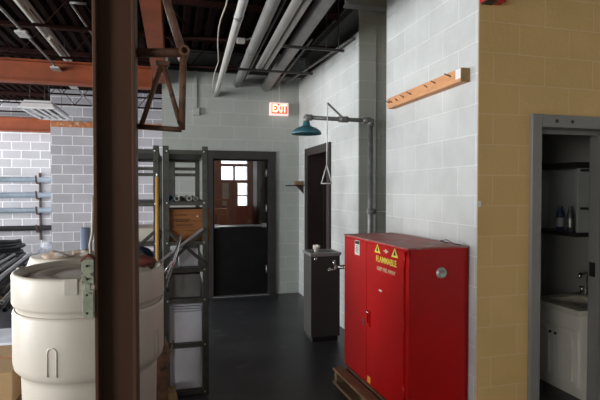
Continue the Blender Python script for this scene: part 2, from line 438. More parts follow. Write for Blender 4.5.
# open-web joists
def joist(y, x0, x1, label):
    t = thing('roof_joist', ((x0 + x1) / 2, y, 3.3), label, 'joist', 'open web roof joists')
    a = MB()
    for s in (-1, 1): a.box((x0, y + s * .012 - .006 + s * .012, 3.70), (x1, y + s * .012 + .006 + s * .012, 3.745)); a.box((x0, y + min(0, s * .05), 3.738), (x1, y + max(0, s * .05), 3.746))
    a.build('top_chord', 'joist', t)
    a = MB()
    a.tube([(x0, y - .014, 3.345), (x1, y - .014, 3.345)], .013, 8); a.tube([(x0, y + .014, 3.345), (x1, y + .014, 3.345)], .013, 8)
    a.build('bottom_chord', 'joist', t)
    pts = []; x = x0 + .02; k = 0
    while x < x1: pts.append((x, y, 3.345 if k % 2 else 3.72)); x += .30; k += 1
    a = MB(); a.tube(pts, .010, 6); a.build('web', 'joist', t)
JL = [(5.52, LX, -.27, 'dark open web joist at upper left, in front of the orange cross girder'),
      (5.52, -.07, WX, 'dark open web joist over the corridor, the nearer of the two crossing the pipes'),
      (6.80, LX, -.27, 'dark open web joist at left, close in front of the orange cross girder'),
      (6.80, -.07, WX, 'dark open web joist over the corridor, the farther of the two crossing the pipes'),
      (8.05, LX, -.15, 'dark open web joist just behind the orange cross girder'),
      (9.36, LX, -.15, 'dark open web joist over the far end of the square louvred light'),
      (10.5, LX, -.15, 'dark open web joist close in front of the grey block bay wall'),
      (11.7, LX, -2.46, 'farthest dark open web joist, left above the far orange girder')]
for y, xa, xb, s_ in JL: joist(y, xa, xb, s_)

# ------------------------------------------------------------------ steel column in the foreground, bracket and rusty tube frame
CX0, CX1, CY0, CY1 = -.292, -.138, 1.98, 2.14
col = thing('steel_column', (-.215, 2.06, 0), 'dark brown steel I-section column in the left foreground', 'column')
m = MB(); m.box((CX0 + .012, 2.045, .012), (CX1 - .012, 2.06, 3.185)); m.build('web', 'column', col)
for a in (CX0, CX1 - .013):
    m = MB(); m.box((a, CY0, .012), (a + .013, CY1, 3.185), .003); m.build('flange', 'column', col)
m = MB(); m.box((-.36, 1.92, 0), (-.07, 2.2, .014)); m.build('base_plate', 'column', col)
m = MB(); m.box((-.31, 1.95, 3.185), (-.09, 2.17, 3.20)); m.build('cap_plate', 'column', col)

fr = thing('tube_frame', (-.13, 2.10, 1.9), 'rusty brown welded tube frame fixed to the right of the brown column', 'bracket')
def ftube(pts, r, inner=None, nm='tube'):
    a = MB(); a.tube(pts, r, 14, inner=inner); return a.build(nm, 'rust', fr)
ftube([(-.138, 2.10, 2.205), (.045, 2.08, 2.215)], .019, nm='cross_tube')
ftube([(.045, 2.08, 2.215), (-.01, 2.1, 2.40), (-.06, 2.12, 2.62)], .017, nm='raking_tube')
ftube([(.052, 2.05, 2.218), (.046, 2.16, 2.215)], .022, .6, nm='socket')
ftube([(.048, 2.085, 2.21), (.040, 2.10, 1.895)], .0145, nm='upright_tube')
ftube([(-.138, 2.12, 1.905), (.040, 2.10, 1.895)], .011, nm='bottom_tube')
ftube([(-.038, 2.10, 2.17), (-.122, 2.10, 1.91)], .0105, nm='strut')
ftube([(-.036, 2.10, 2.17), (.034, 2.10, 1.92)], .0105, nm='strut')
m = MB(); m.box((-.062, 2.085, 2.160), (-.008, 2.115, 2.178), .003); m.build('plate', 'rust', fr)

br = thing('steel_bracket', (-.32, 1.99, 1.15), 'chipped pale green steel bracket bolted to the left side of the brown column', 'bracket')
m = MB(); m.box((CX0 - .045, 1.975, 1.275), (CX0 - .0005, 1.987, 1.375), .002); m.box((CX0 - .045, 1.975, 1.275), (CX0 - .04, 2.03, 1.375), .002); m.build('upper_plate', 'patina', br)
m = MB(); m.poly([(CX0 - .047, 1.972, 1.373), (CX0 - .022, 1.972, 1.395), (CX0 - .0005, 1.972, 1.378), (CX0 - .0005, 1.972, 1.371), (CX0 - .022, 1.972, 1.386), (CX0 - .047, 1.972, 1.366)], (0, .05, 0)); m.build('top_edge', 'red_ox', br)
m = MB(); m.box((CX0 - .040, 1.966, 1.150), (CX0 - .0005, 1.985, 1.258), .003); m.box((CX0 - .034, 1.968, 1.245), (CX0 - .012, 1.985, 1.285), .003); m.build('lower_plate', 'patina', br)
for z in (1.17, 1.24, 1.30, 1.35):
    m = MB(); m.lathe([(0, -.006), (.005, -.006), (.005, 0)], (CX0 - .024, 1.972, z), 8, 'y'); m.build('bolt', 'darksteel', br)
m = MB(); m.tube([(CX0 - .012, 1.99, 1.385), (CX0 - .015, 1.99, 1.43), (CX0 - .006, 1.985, 1.47), (CX0 - .004, 1.985, 1.53), (CX0 - .001, 1.985, 1.62)], .0055, 8)
tag(m.build('power_cable', 'cable'), 'pale thin cable rising along the left edge of the brown column', 'cable')

# ------------------------------------------------------------------ ceiling services
def pipe_run(name, x0, y0, x1, y1, z, r, m, label, bands=(), grp=None):
    t = thing(name, (x1, y1, z - r), label, 'pipe', grp)
    a = MB(); a.tube([(x0, y0, z), (x1, y1, z)], r, 20); a.build('pipe', m, t)
    for y in bands:
        xx = x0 + (x1 - x0) * (y - y0) / (y1 - y0)
        a = MB(); a.tube([(xx, y - .03, z), (xx, y + .03, z)], r * 1.12, 20); lab(a.build('coupling', 'galv', t), 'metal pipe coupling')
    return t
PG = 'ceiling pipes'
pipe_run('ceiling_pipe', .43, .5, .65, YB + .02, 3.08, .036, 'pipe', 'leftmost pale overhead pipe, lowest where it meets the back wall', (4.0,), PG)
pipe_run('ceiling_pipe', .72, .5, .97, YB + .02, 3.265, .056, 'pipe_grey', 'thick pale grey overhead pipe, second from the left', (5.6,), PG)
pipe_run('ceiling_pipe', .89, .5, 1.077, 6.10, 3.20, .040, 'pipe', 'left one of two close white overhead pipes', (), PG)
pipe_run('ceiling_pipe', .975, .5, 1.155, 6.07, 3.20, .032, 'pipe', 'right one of two close white overhead pipes', (), PG)
pipe_run('ceiling_pipe', 1.10, .5, 1.42, YB + .02, 3.245, .072, 'pipe_grey', 'thick dull grey overhead pipe, rightmost of the large ones', (), PG)
pipe_run('ceiling_conduit', 1.92, 4.95, 1.70, YB, 3.30, .016, 'conduit', 'thin dull conduit overhead close to the top of the right wall', (), 'thin conduits')
pipe_run('ceiling_conduit', .90, 2.0, 1.07, YB, 3.31, .013, 'conduit', 'thin dark conduit overhead left of the two white pipes', (), 'thin conduits')
pipe_run('ceiling_conduit', 1.45, 4.95, 1.56, YB, 3.25, .011, 'conduit', 'thin dull conduit overhead just right of the thick dull grey pipe', (), 'thin conduits')
for y, x0, x1, s_ in ((4.92, 1.12, 1.80, 'nearer thin steel hanger bar under the overhead pipes'), (5.99, .80, 1.76, 'farther thin steel hanger bar under the overhead pipes')):
    t = thing('pipe_hanger', ((x0 + x1) / 2, y, 3.10), s_, 'hanger', 'pipe hanger bars')
    a = MB(); a.bar((x0, y, 3.142), (x1, y, 3.142), .026, .026); a.build('cross_bar', 'darksteel', t)
    for xx in (x1 - .06, x1 - .20):
        a = MB(); a.tube([(xx, y, 3.15), (xx, y, 3.735)], .006, 8); a.build('rod', 'darksteel', t)
t = thing('flexible_conduit', (.8, 5.4, 3.30), 'short looping flexible conduit with a pale fitting beside the thick grey overhead pipe', 'conduit')
m = MB(); m.tube([(.72, 5.36, 3.30), (.84, 5.36, 3.325), (.90, 5.3, 3.335), (.97, 5.05, 3.33), (.985, 4.8, 3.32)], .011, 8); m.build('tube', 'conduit', t)
m = MB(); m.box((.70, 5.33, 3.27), (.79, 5.39, 3.325), .008); m.build('fitting', 'pipe', t)
pts = []
for k in range(26):
    u = k / 25; pts.append((.38 + .22 * u + .018 * math.sin(u * 13), 3.3 + 4.05 * u, 3.17 - .03 * math.sin(u * PI * 5) - .05 * u))
m = MB(); m.tube(pts, .006, 6); tag(m.build('loose_wire', 'cable'), 'thin loose wavy wire strung under the ceiling left of the pipes', 'wire')

# long unlit fluorescent strip and conduit on the left
t = thing('strip_light', (-1.45, 6, 3.47), 'long unlit white fluorescent strip under the roof deck at upper left', 'light')
m = MB(); m.box((-1.50, 2.2, 3.50), (-1.40, 7.66, 3.56), .004); m.build('housing', 'fluoro', t)
m = MB()
for a, b in ((2.25, 3.6), (3.7, 5.0), (5.1, 6.4), (6.5, 7.62)): m.tube([(-1.45, a, 3.485), (-1.45, b, 3.485)], .017, 10)
m.build('lamp_tube', 'fluoro', t)
for y in (3.0, 5.4, 7.4):
    m = MB(); m.tube([(-1.45, y, 3.55), (-1.45, y, 3.76)], .005, 6); m.build('hanger_rod', 'darksteel', t)
t = thing('ceiling_conduit', (-1.5, 7, 3.28), 'thin grey conduit with three junction boxes at upper left', 'conduit')
m = MB(); m.tube([(-1.5, 2.0, 3.297), (-1.5, YL, 3.297)], .0125, 10); m.build('tube', 'conduit', t)
for y in (5.66, 7.15, 8.36):
    m = MB(); m.box((-1.56, y - .12, 3.262), (-1.45, y + .09, 3.283), .006); m.tube([(-1.5, y - .05, 3.283), (-1.5, y - .05, 3.30)], .05, 12); lab(m.build('junction_box', 'pipe', t), 'pale round junction box')
t = thing('ceiling_conduit', (-.9, 5.0, 3.33), 'short bent conduit stub hanging behind the column top on its left', 'conduit')
m = MB(); m.tube([(-1.02, 5.5, 3.60), (-.86, 5.5, 3.60)], .015, 8); m.build('elbow', 'conduit', t)
m = MB(); m.tube([(-1.02, 5.5, 3.60), (-.95, 6.3, 3.56), (-.88, 7.0, 3.54)], .013, 8); m.build('tube', 'conduit', t)

# louvred light fixture
t = thing('louvre_light', (-2.02, 8.85, 2.9), 'square white unlit louvred light fixture hanging at upper left', 'light')
X0, X1, Y0, Y1 = -2.27, -1.76, 8.2, 9.5
m = MB(); bm = m.bm
lo = [(X0, Y0, 2.90), (X1, Y0, 2.90), (X1, Y1, 2.90), (X0, Y1, 2.90)]
hi = [(X0 + .07, Y0 + .07, 3.03), (X1 - .07, Y0 + .07, 3.03), (X1 - .07, Y1 - .07, 3.03), (X0 + .07, Y1 - .07, 3.03)]
a = [bm.verts.new(p) for p in lo]; b = [bm.verts.new(p) for p in hi]
for i in range(4): bm.faces.new((a[i], a[(i + 1) % 4], b[(i + 1) % 4], b[i]))
bm.faces.new(b)
o = m.build('housing', 'white_metal', t); sm = o.modifiers.new('s', 'SOLIDIFY'); sm.thickness = .004
m = MB()
for xx in (X0, X1 - .045): m.box((xx, Y0, 2.895), (xx + .045, Y1, 2.915))
for yy in (Y0, Y1 - .06): m.box((X0, yy, 2.895), (X1, yy + .06, 2.915))
m.build('rim', 'white_metal', t)
m = MB(); m.box((X0 + .03, Y0 + .03, 2.985), (X1 - .03, Y1 - .03, 2.99)); m.build('reflector', 'louvre', t)
for k in range(1, 4):
    yy = X0 + .045 + (X1 - X0 - .09) * k / 4
    m = MB(); m.box((yy - .02, Y0 + .05, 2.897), (yy + .02, Y1 - .05, 2.912)); m.build('louvre', 'white_metal', t)
for xx, yy in ((X0 + .12, Y0 + .2), (X1 - .12, Y1 - .2), (X0 + .12, Y1 - .2), (X1 - .12, Y0 + .2)):
    m = MB(); m.tube([(xx, yy, 3.02), (xx, yy, 3.76)], .004, 6); m.build('hanger_rod', 'darksteel', t)

# conduit drop on the back wall, exit sign
t = thing('wall_conduit', (.35, YB - .02, 2.76), 'pale vertical conduit with box on the back wall beside the shelving', 'conduit')
m = MB(); m.box((.325, YB - .03, 2.86), (.365, YB - .001, WT)); m.build('raceway', 'block_pale_x', t)
m = MB(); m.box((.30, YB - .06, 2.76), (.40, YB - .001, 2.87), .006); m.build('box', 'block_pale_x', t)

ex = thing('exit_sign', (1.60, 7.28, 2.79), 'lit red and white EXIT sign hanging before the back wall', 'sign')
m = MB(); m.box((1.455, 7.25, 2.79), (1.745, 7.33, 2.985), .006); m.build('housing', 'sign_white', ex)
m = MB(); m.box((1.480, 7.243, 2.815), (1.725, 7.2495, 2.965), .002); m.build('face', 'sign_red', ex)
text('lettering', 'EXIT', .165, 'sign_letter', ex, (1.602, 7.2415, 2.89), FACE_NY, .0015, .66, .004)
m = MB(); m.tube([(1.61, 7.29, 2.985), (1.61, 7.29, 3.735)], .009, 10); m.build('stem', 'pipe', ex)

# ------------------------------------------------------------------ back door (half glass), frame
dr = sempty('door_1', (1.05, YB, 0))
m = MB()
m.box((OX0 - .10, YB - .03, 0), (OX0 + .02, YB + .12, OZ + .12)); m.box((OX1 - .02, YB - .03, 0), (OX1 + .10, YB + .12, OZ + .12)); m.box((OX0 + .02, YB - .03, OZ - .0), (OX1 - .02, YB + .12, OZ + .12))
m.build('door_frame', 'doorframe', dr)
m = MB(); y0, y1 = YB + .03, YB + .075
m.box((OX0 + .022, y0, .012), (OX1 - .022, y1, 1.07), .003); m.box((OX0 + .022, y0, 2.09), (OX1 - .022, y1, 2.118), .003)
m.box((OX0 + .022, y0, 1.07), (OX0 + .038, y1, 2.09), .003); m.box((OX1 - .062, y0, 1.07), (OX1 - .022, y1, 2.09), .003)
m.build('door_leaf', 'doorblack', dr)
m = MB(); m.box((OX0 + .038, y0 + .018, 1.07), (OX1 - .062, y0 + .024, 2.09)); m.build('door_pane', 'glass', dr)
m = MB(); m.tube([(OX0 + .06, y0 - .06, 1.09), (OX1 - .07, y0 - .06, 1.09)], .018, 12)
for xx in (OX0 + .075, OX1 - .085): m.box((xx - .035, y0 - .075, 1.06), (xx + .035, y0, 1.12), .006)
m.build('push_bar', 'galv', dr)
for z in (.35, 1.3, 1.85):
    m = MB(); m.tube([(OX1 - .045, YB - .01, z), (OX1 - .045, YB - .01, z + .11)], .012, 8); m.build('hinge', 'galv', dr)
m = MB(); m.box((OX0, YB - .06, 0), (OX1, YB + .1, .012), .003); m.build('threshold', 'galv', dr)

# dark open doorway in the right wall
dr = sempty('door_2', (WX, 6.4, 0)); m = MB()
m.box((WX - .03, DY0 - .11, 0), (WX + .215, DY0, DZ + .11)); m.box((WX - .03, DY1, 0), (WX + .215, DY1 + .17, DZ + .11)); m.box((WX - .03, DY0, DZ), (WX + .215, DY1, DZ + .11))
m.build('door_frame', 'doorframe_brown', dr)
m = MB(); m.box((WX + .215, DY1 - .005, .012), (2.93, DY1 + .035, DZ - .01), .003); m.build('door_leaf', 'doorframe_brown', dr)

# washroom doorway
dr = sempty('door_3', (2.76, YF, 0)); m = MB()
m.box((BX0 - .075, YF - .035, 0), (BX0, YF + .215, BZ + .085), .004); m.box((BX1, YF - .035, 0), (BX1 + .075, YF + .215, BZ + .085), .004); m.box((BX0, YF - .035, BZ), (BX1, YF + .215, BZ + .085), .004)
m.box((BX0, YF + .10, BZ - .028), (BX1, YF + .13, BZ)); m.box((BX1 - .02, YF + .10, 0), (BX1, YF + .13, BZ)); m.box((BX0, YF + .10, 0), (BX0 + .012, YF + .13, BZ))
m.build('door_frame', 'greyframe', dr)
m = MB(); m.box((BX1 - .004, YF + .15, .98), (BX1 + .001, YF + .20, 1.09), .001); m.build('strike_plate', 'black', dr)
for xx in (2.55, 2.68):
    m = MB(); m.lathe([(0, -.004), (.012, -.003), (.013, 0)], (xx, YF - .035, BZ + .042), 10, 'y'); m.build('screw', 'darksteel', dr)

# ------------------------------------------------------------------ board with nails on the pale wall
t = thing('peg_board', (WX - .03, 3.48, 2.36), 'pine hanging board with nails and a white-painted end, high on the pale wall', 'coat rack')
YA, YZ = 2.86, 4.0
m = MB(); m.box((WX - .07, YA, 2.372), (WX - .0005, YZ, 2.462), .003); m.build('board', 'wood_pine', t)
m = MB(); m.box((WX - .0705, YA - .004, 2.370), (WX - .004, YA + .002, 2.464), .001); lab(m.build('end_cap', 'wood_end', t), 'darker sawn end of the board')
m = MB(); m.box((WX - .0715, YA + .0, 2.395), (WX - .068, YA + .06, 2.460), .001); lab(m.build('paint_patch', 'white_paint', t), 'splash of white paint at the near end')
for k, (y, z) in enumerate(((2.98, 2.475), (3.18, 2.47), (3.30, 2.465), (3.55, 2.46), (3.68, 2.46), (3.80, 2.455), (3.95, 2.46), (3.90, 2.455))):
    m = MB(); m.tube([(WX - .068, y, z - .045), (WX - .105 + .01 * (k % 3), y + .025, z - .022)], .0045, 6); m.build('nail', 'rust', t)

# ------------------------------------------------------------------ emergency shower with eyewash
sh = thing('emergency_shower', (1.99, 4.58, 0), 'grey pipe emergency shower with blue-green bell head beside the wall recess', 'shower')
PX, PY = 1.965, 4.58
m = MB(); m.tube([(PX, PY, .012), (PX, PY, 2.32)], .026, 16)
m.tube([(PX, PY, 2.295), (PX, PY, 2.362)], .036, 16); m.tube([(PX + .0, PY, 2.348), (PX - .09, PY, 2.350)], .034, 14); m.build('standpipe', 'showerpipe', sh)
m = MB(); m.lathe([(0, .02), (.03, .02), (.06, .012), (.10, .008), (.10, 0), (0, 0)], (PX, PY, 0), 24); m.build('floor_flange', 'showerpipe', sh)
m = MB(); m.tube([(PX, PY, 2.348), (1.66, PY, 2.352), (1.31, PY, 2.357)], .021, 14); m.tube([(1.62, PY, 2.352), (1.72, PY, 2.352)], .031, 14)
m.tube([(1.34, PY, 2.357), (1.27, PY, 2.357)], .03, 14); m.tube([(1.285, PY, 2.367), (1.285, PY, 2.31)], .03, 14); m.build('arm', 'showerpipe', sh)
m = MB(); m.lathe([(.024, .125), (.034, .115), (.036, .085), (.055, .072), (.10, .055), (.137, .028), (.150, .0), (.146, -.004), (.13, .018), (.09, .03), (0, .035)], (1.285, PY, 2.195), 40); m.build('shower_head', 'teal', sh)
m = MB(); m.bar((1.66, PY - .03, 2.357), (1.49, PY - .03, 2.505), .012, .03, (0, 1, 0)); m.tube([(1.66, PY - .045, 2.355), (1.66, PY + .02, 2.355)], .02, 12); m.build('valve_lever', 'showerpipe', sh)
m = MB(); m.tube([(1.495, PY - .03, 2.50), (1.485, PY - .03, 1.89)], .0055, 8)
q = [(1.485, PY - .03, 1.89), (1.430, PY - .03, 1.705), (1.540, PY - .03, 1.705), (1.485, PY - .03, 1.89)]
for a, b in zip(q, q[1:]): m.tube([a, b], .0055, 8)
m.build('pull_rod', 'white_metal', sh)
m = MB(); m.tube([(PX, PY, 1.42), (2.84, PY, 1.42)], .013, 10); m.tube([(PX - .03, PY, 1.42), (PX + .05, PY, 1.42)], .030, 14); m.tube([(PX, PY - .05, 1.42), (PX, PY, 1.42)], .02, 10); m.build('wall_stay', 'showerpipe', sh)
ew = MB(); ew.tube([(PX, PY, .86), (1.60, PY, .86)], .020, 12); ew.tube([(1.60, PY, .86), (1.585, PY, .86), (1.575, PY, .90), (1.572, PY, .93)], .014, 10); e = ew.build('eyewash_arm', 'chrome', sh)
m = MB(); m.tube([(1.60, PY - .02, .86), (1.53, PY - .03, .835)], .013, 10); m.tube([(1.53, PY - .03, .835), (1.505, PY - .03, .85)], .02, 10); m.build('spray_valve', 'chrome', e)

# ------------------------------------------------------------------ drinking fountain
t = thing('drinking_fountain', (1.59, 5.05, 0), 'dark grey floor-standing drinking fountain below the open doorway', 'drinking fountain')
m = MB(); m.box((1.43, 4.92, .05), (1.76, 5.22, .93), .008); m.build('cabinet', 'fountain', t)
m = MB(); m.box((1.45, 4.935, 0), (1.74, 5.20, .05)); m.build('plinth', 'black', t)
m = MB()
m.box((1.42, 4.905, .93), (1.77, 4.935, .965), .006); m.box((1.42, 5.20, .93), (1.77, 5.23, .965), .006); m.box((1.42, 4.93, .93), (1.45, 5.205, .965), .006); m.box((1.74, 4.93, .93), (1.77, 5.205, .965), .006); m.box((1.44, 4.92, .925), (1.75, 5.21, .94))
m.build('basin', 'stainless', t)
m = MB(); m.tube([(1.53, 5.06, .94), (1.53, 5.06, 1.0)], .02, 12); m.tube([(1.53, 5.06, 1.0), (1.535, 5.03, 1.03), (1.55, 5.0, 1.02)], .014, 10); m.lathe([(.02, 0), (.034, .01), (.034, .05), (0, .06)], (1.53, 5.06, .98), 14); lab(m.build('bubbler', 'paper', t), 'pale bubbler spout')
m = MB(); m.lathe([(0, -.02), (.017, -.018), (.02, 0)], (1.48, 4.918, .90), 12, 'y'); m.build('push_button', 'chrome', t)

# small shelf on the right wall by the back corner, with a little box
t = thing('wall_shelf', (1.82, 7.14, 1.69), 'small dark shelf plank on the right wall near the back corner', 'shelf')
m = MB(); m.box((1.69, 7.05, 1.70), (WX - .001, 7.24, 1.715), .002); m.build('plank', 'doorframe_brown', t)
m = MB(); m.poly([(WX - .001, 7.1, 1.70), (WX - .12, 7.1, 1.70), (WX - .001, 7.1, 1.58)], (0, .012, 0)); m.build('bracket', 'doorframe_brown', t)
m = MB(); m.box((1.81, 7.08, 1.7155), (1.93, 7.17, 1.775), .004); tag(m.build('small_box', 'wood_pallet'), 'little brown box on the small wall shelf', 'box')

# ------------------------------------------------------------------ red flammables cabinet on its pallet
KX0, KX1, KY0, KY1, KZ0, KZ1 = 1.447, 1.912, 2.82, 3.905, .135, 1.262
KY0 += .01
pl = thing('wooden_pallet', (1.62, 3.33, 0), 'weathered wooden pallet under the red cabinet', 'pallet')
for y in (2.72, 3.27, 3.80):
    m = MB(); m.box((1.345, y, .022), (1.895, y + .045, .110), .003); m.build('stringer', 'wood_pallet', pl)
for k in range(5):
    m = MB(); m.box((1.335 + k * .117, 2.70, .110), (1.335 + k * .117 + .09, 3.86, .132), .003); m.build('deck_board', 'wood_pallet', pl)
for x in (1.335, 1.57, 1.803):
    m = MB(); m.box((x, 2.70, 0), (x + .09, 3.86, .022), .003); m.build('bottom_board', 'wood_pallet', pl)
pl.rotation_euler.z = R(2.5)

cb = thing('safety_cabinet', ((KX0 + KX1) / 2, (KY0 + KY1) / 2, KZ0), 'red two-door flammables safety cabinet standing on a pallet', 'cabinet')
m = MB()
m.box((KX0 + .02, KY0, KZ0 + .02), (KX1, KY0 + .02, KZ1 - .006), .004); m.box((KX0 + .02, KY1 - .02, KZ0 + .02), (KX1, KY1, KZ1 - .006), .004)
m.box((KX1 - .02, KY0, KZ0 + .02), (KX1, KY1, KZ1 - .006)); m.box((KX0 + .02, KY0, KZ0), (KX1, KY1, KZ0 + .03), .004)
m.box((KX0 + .012, KY0, KZ0), (KX0 + .03, KY0 + .045, KZ1 - .006), .003); m.box((KX0 + .012, KY1 - .03, KZ0), (KX0 + .03, KY1, KZ1 - .006), .003)
m.box((KX0 + .012, KY0, KZ1 - .06), (KX0 + .03, KY1, KZ1 - .006), .003)
m.build('body', 'red', cb)
m = MB(); m.box((KX0 + .002, KY0 - .002, KZ1 - .012), (KX1, KY1 + .002, KZ1), .004); lab(m.build('top_panel', 'red_top', cb), 'dusty faded top of the cabinet')
YM = 3.44
dl = MB(); dl.box((KX0, KY0 + .05, KZ0 + .03), (KX0 + .02, YM - .003, KZ1 - .028), .004); dnear = dl.build('door', 'red', cb)
dl = MB(); dl.box((KX0, YM + .003, KZ0 + .03), (KX0 + .02, KY1 - .025, KZ1 - .028), .004); dfar = dl.build('door', 'red', cb)
m = MB(); m.box((KX0 - .010, YM - .065, .60), (KX0 - .0005, YM - .012, .72), .003); m.box((KX0 - .026, YM - .058, .625), (KX0 - .008, YM - .028, .70), .004); m.build('latch_handle', 'red', dnear)
m = MB(); m.lathe([(0, -.012), (.012, -.010), (.014, 0)], (KX0 - .010, YM - .04, .71), 12, 'x'); m.build('lock', 'chrome', dnear)
m = MB(); m.box((KX0 - .012, YM + .02, .585), (KX0 - .0005, YM + .045, .64), .003); m.build('padlock_hasp', 'chrome', dfar)
XF = KX0 - .0012
text('warning_word', 'FLAMMABLE', .062, 'yellow_print', dnear, (XF, 3.125, 1.135), FACE_NX, .0008, .92, .0012)
text('warning_line', 'KEEP FIRE AWAY', .040, 'cream_print', dnear, (XF, 3.125, 1.068), FACE_NX, .0008, .92, .0004)
for y in (3.255, 2.995):
    m = MB(); m.poly([(XF, y + .048, 1.180), (XF, y - .048, 1.180), (XF, y, 1.265 - .02)], (-.0008, 0, 0)); tr = m.build('warning_triangle', 'yellow_print', dnear)
    m = MB(); m.poly([(XF - .001, y + .016, 1.193), (XF - .001, y - .016, 1.193), (XF - .001, y - .008, 1.210), (XF - .001, y, 1.228), (XF - .001, y + .012, 1.208)], (-.0008, 0, 0)); m.build('flame_mark', 'black', tr)
m = MB(); m.box((XF - .0008, 3.09, 1.202), (XF, 3.16, 1.210)); m.lathe([(0, -.0009), (.016, -.0009), (.016, 0)], (XF, 3.125, 1.206), 12, 'x'); m.build('centre_symbol', 'cream_print', dnear)
m = MB(); m.box((XF - .0006, 3.57, 1.118), (XF, 3.66, 1.235)); nl = m.build('notice_label', 'paper', dfar)
m = MB(); m.box((XF - .0012, 3.575, 1.205), (XF - .0006, 3.655, 1.231)); m.build('notice_header', 'black', nl)
m = MB()
for k, wd in enumerate((.05, .04, .055, .045, .05)): m.box((XF - .0011, 3.615 - wd / 2, 1.188 - k * .0125), (XF - .0006, 3.615 + wd / 2, 1.193 - k * .0125))
m.build('notice_lines', 'black', nl)
m = MB(); m.box((XF - .0008, 3.185, .905), (XF, 3.23, .918)); m.build('small_sticker', 'paper', dnear)
m = MB(); m.box((XF - .0012, YM - .075, .165), (XF, YM - .02, .215), .0004); m.build('tag_sticker', 'gold', dnear)
vt = MB(); vt.lathe([(0, -.012), (.018, -.012), (.022, -.018), (.034, -.016), (.038, 0)], (1.70, KY0, 1.09), 28, 'y'); lab(vt.build('vent_cap', 'brass', cb), 'round grey vent cap on the side')
m = MB()
for z in (KZ0 + .12, .70, 1.13): m.tube([(KX0 + .006, KY0 + .046, z), (KX0 + .006, KY0 + .046, z + .1)], .008, 8)
m.build('hinge', 'red', cb)
m = MB(); m.tube([(1.88, 3.00, KZ1 + .004), (1.80, 2.97, KZ1 + .025), (1.83, 2.94, KZ1 + .035), (1.86, 2.90, KZ1 + .010), (1.89, 2.86, KZ1 + .004)], .003, 6)
cb.rotation_euler.z = R(2.5)
tag(m.build('wire_scrap', 'darksteel'), 'thin dark wire scrap lying on the red cabinet top', 'wire')

# ------------------------------------------------------------------ steel shelving
SH_Z = [.04, .42, .78, 1.02, 1.235, 1.55, 1.955]
def shelving(x0, x1, y0, y1, label, levels):
    t = thing('steel_shelving', ((x0 + x1) / 2, (y0 + y1) / 2, 0), label, 'shelving', 'steel shelving units')
    W = .045; th = .004
    for i, (px, sx) in enumerate(((x0, 1), (x1, -1))):
        for py, sy in ((y0, 1), (y1, -1)):
            a = MB()
            a.box((px, py, 0), (px + sx * W, py + sy * th, 1.985)); a.box((px, py, 0), (px + sx * th, py + sy * W, 1.985))
            p = a.build('post', 'shelfsteel', t)
            if sy == 1:
                a = MB()
                for k in range(26): a.lathe([(0, -.002), (.0045, -.002), (.0045, 0)], (px + sx * .024, py, .06 + k * .075), 6, 'y')
                a.build('bolt_holes', 'black', p)
                for z in levels:
                    a = MB(); a.lathe([(0, -.006), (.007, -.006), (.007, 0)], (px + sx * .03, py, z - .012), 6, 'y'); a.build('bolt', 'bolt', p)
    for z in levels:
        a = MB(); a.box((x0 + .005, y0 + .005, z - .004), (x1 - .005, y1 - .005, z))
        for yy in (y0 + .005, y1 - .007): a.box((x0 + .005, yy, z - .032), (x1 - .005, yy + .002, z))
        for xx in (x0 + .005, x1 - .007): a.box((xx, y0 + .005, z - .032), (xx + .002, y1 - .005, z))
        a.build('shelf', 'shelfsteel', t)
    for yy in (y0 - .003, y1 + .003):
        for za, zb in ((1.33, 1.05), (1.05, 1.33)):
            a = MB(); a.bar((x0 + .02, yy, za), (x1 - .02, yy, zb), .003, .026, (1, 0, 0)); a.bar((x0 + .02, yy, za), (x1 - .02, yy, zb), .026, .003, (1, 0, 0)); a.build('brace', 'shelfsteel', t)
    a = MB(); a.bar((x0 + .003, y0 + .03, 1.97), (x0 + .003, y0 + .5, 1.60), .003, .03); a.bar((x1 - .003, y0 + .03, 1.97), (x1 - .003, y0 + .5, 1.60), .003, .03); a.build('gusset', 'shelfsteel', t)
    for z in (1.86, 1.80):
        a = MB(); a.box((x0 + .01, y1 - .012, z - .02), (x1 - .01, y1 - .008, z + .012)); a.build('rear_rail', 'shelfsteel', t)
    a = MB(); a.box((x0 + .006, y1 - .03, 1.56), (x0 + .10, y1 - .026, 1.93)); a.build('rear_plate', 'shelfsteel', t)
    return t
SX0, SX1, SY0, SY1 = -.07, .275, 3.88, 5.1
shelving(SX0, SX1, SY0, SY1, 'grey steel shelving unit next to the corridor, holding the wooden crate', SH_Z)
shelving(-.45, -.098, SY0, SY1, 'grey steel shelving unit mostly behind the brown column', [.04, .5, 1.02, 1.235, 1.545, 1.955])

def boxthing(name, a, b, m, label, cat, group=None, bev=.004):
    q = MB(); q.box(a, b, bev); return tag(q.build(name, m), label, cat, group)
# crate: planked with battens
t = thing('wooden_crate', (.11, 4.2, 1.236), 'orange brown wooden crate with faded stencil on the corridor shelving', 'crate')
m = MB(); 
for k in range(3): m.box((-.062, 3.93, 1.236 + k * .08), (.294, 3.945, 1.236 + k * .08 + .0785), .002); m.box((-.062, 4.40, 1.236 + k * .08), (.294, 4.415, 1.236 + k * .08 + .0785), .002)
m.box((-.062, 3.945, 1.236), (-.042, 4.40, 1.474)); m.box((.281, 3.945, 1.236), (.294, 4.40, 1.474)); m.box((-.042, 3.945, 1.236), (.281, 4.40, 1.248)); m.build('body', 'crate', t)
m = MB(); m.box((-.062, 3.93, 1.4745), (.294, 4.415, 1.486), .002); m.build('lid', 'crate', t)
m = MB()
for z, x0, x1 in ((1.435, .02, .11), (1.40, .01, .13), (1.385, .03, .12), (1.355, .03, .15)):
    x = x0
    while x < x1: m.box((x, 3.9285, z), (x + .011, 3.9298, z + .012)); x += .0165
lab(m.build('stencil', 'stencil', t), 'worn unreadable dark stencil marks')['kind'] = 'stuff'
m = MB(); m.lathe([(0, -.004), (.008, -.003), (.009, 0)], (.195, 3.93, 1.43), 10, 'y'); m.build('nail_head', 'paper', t)
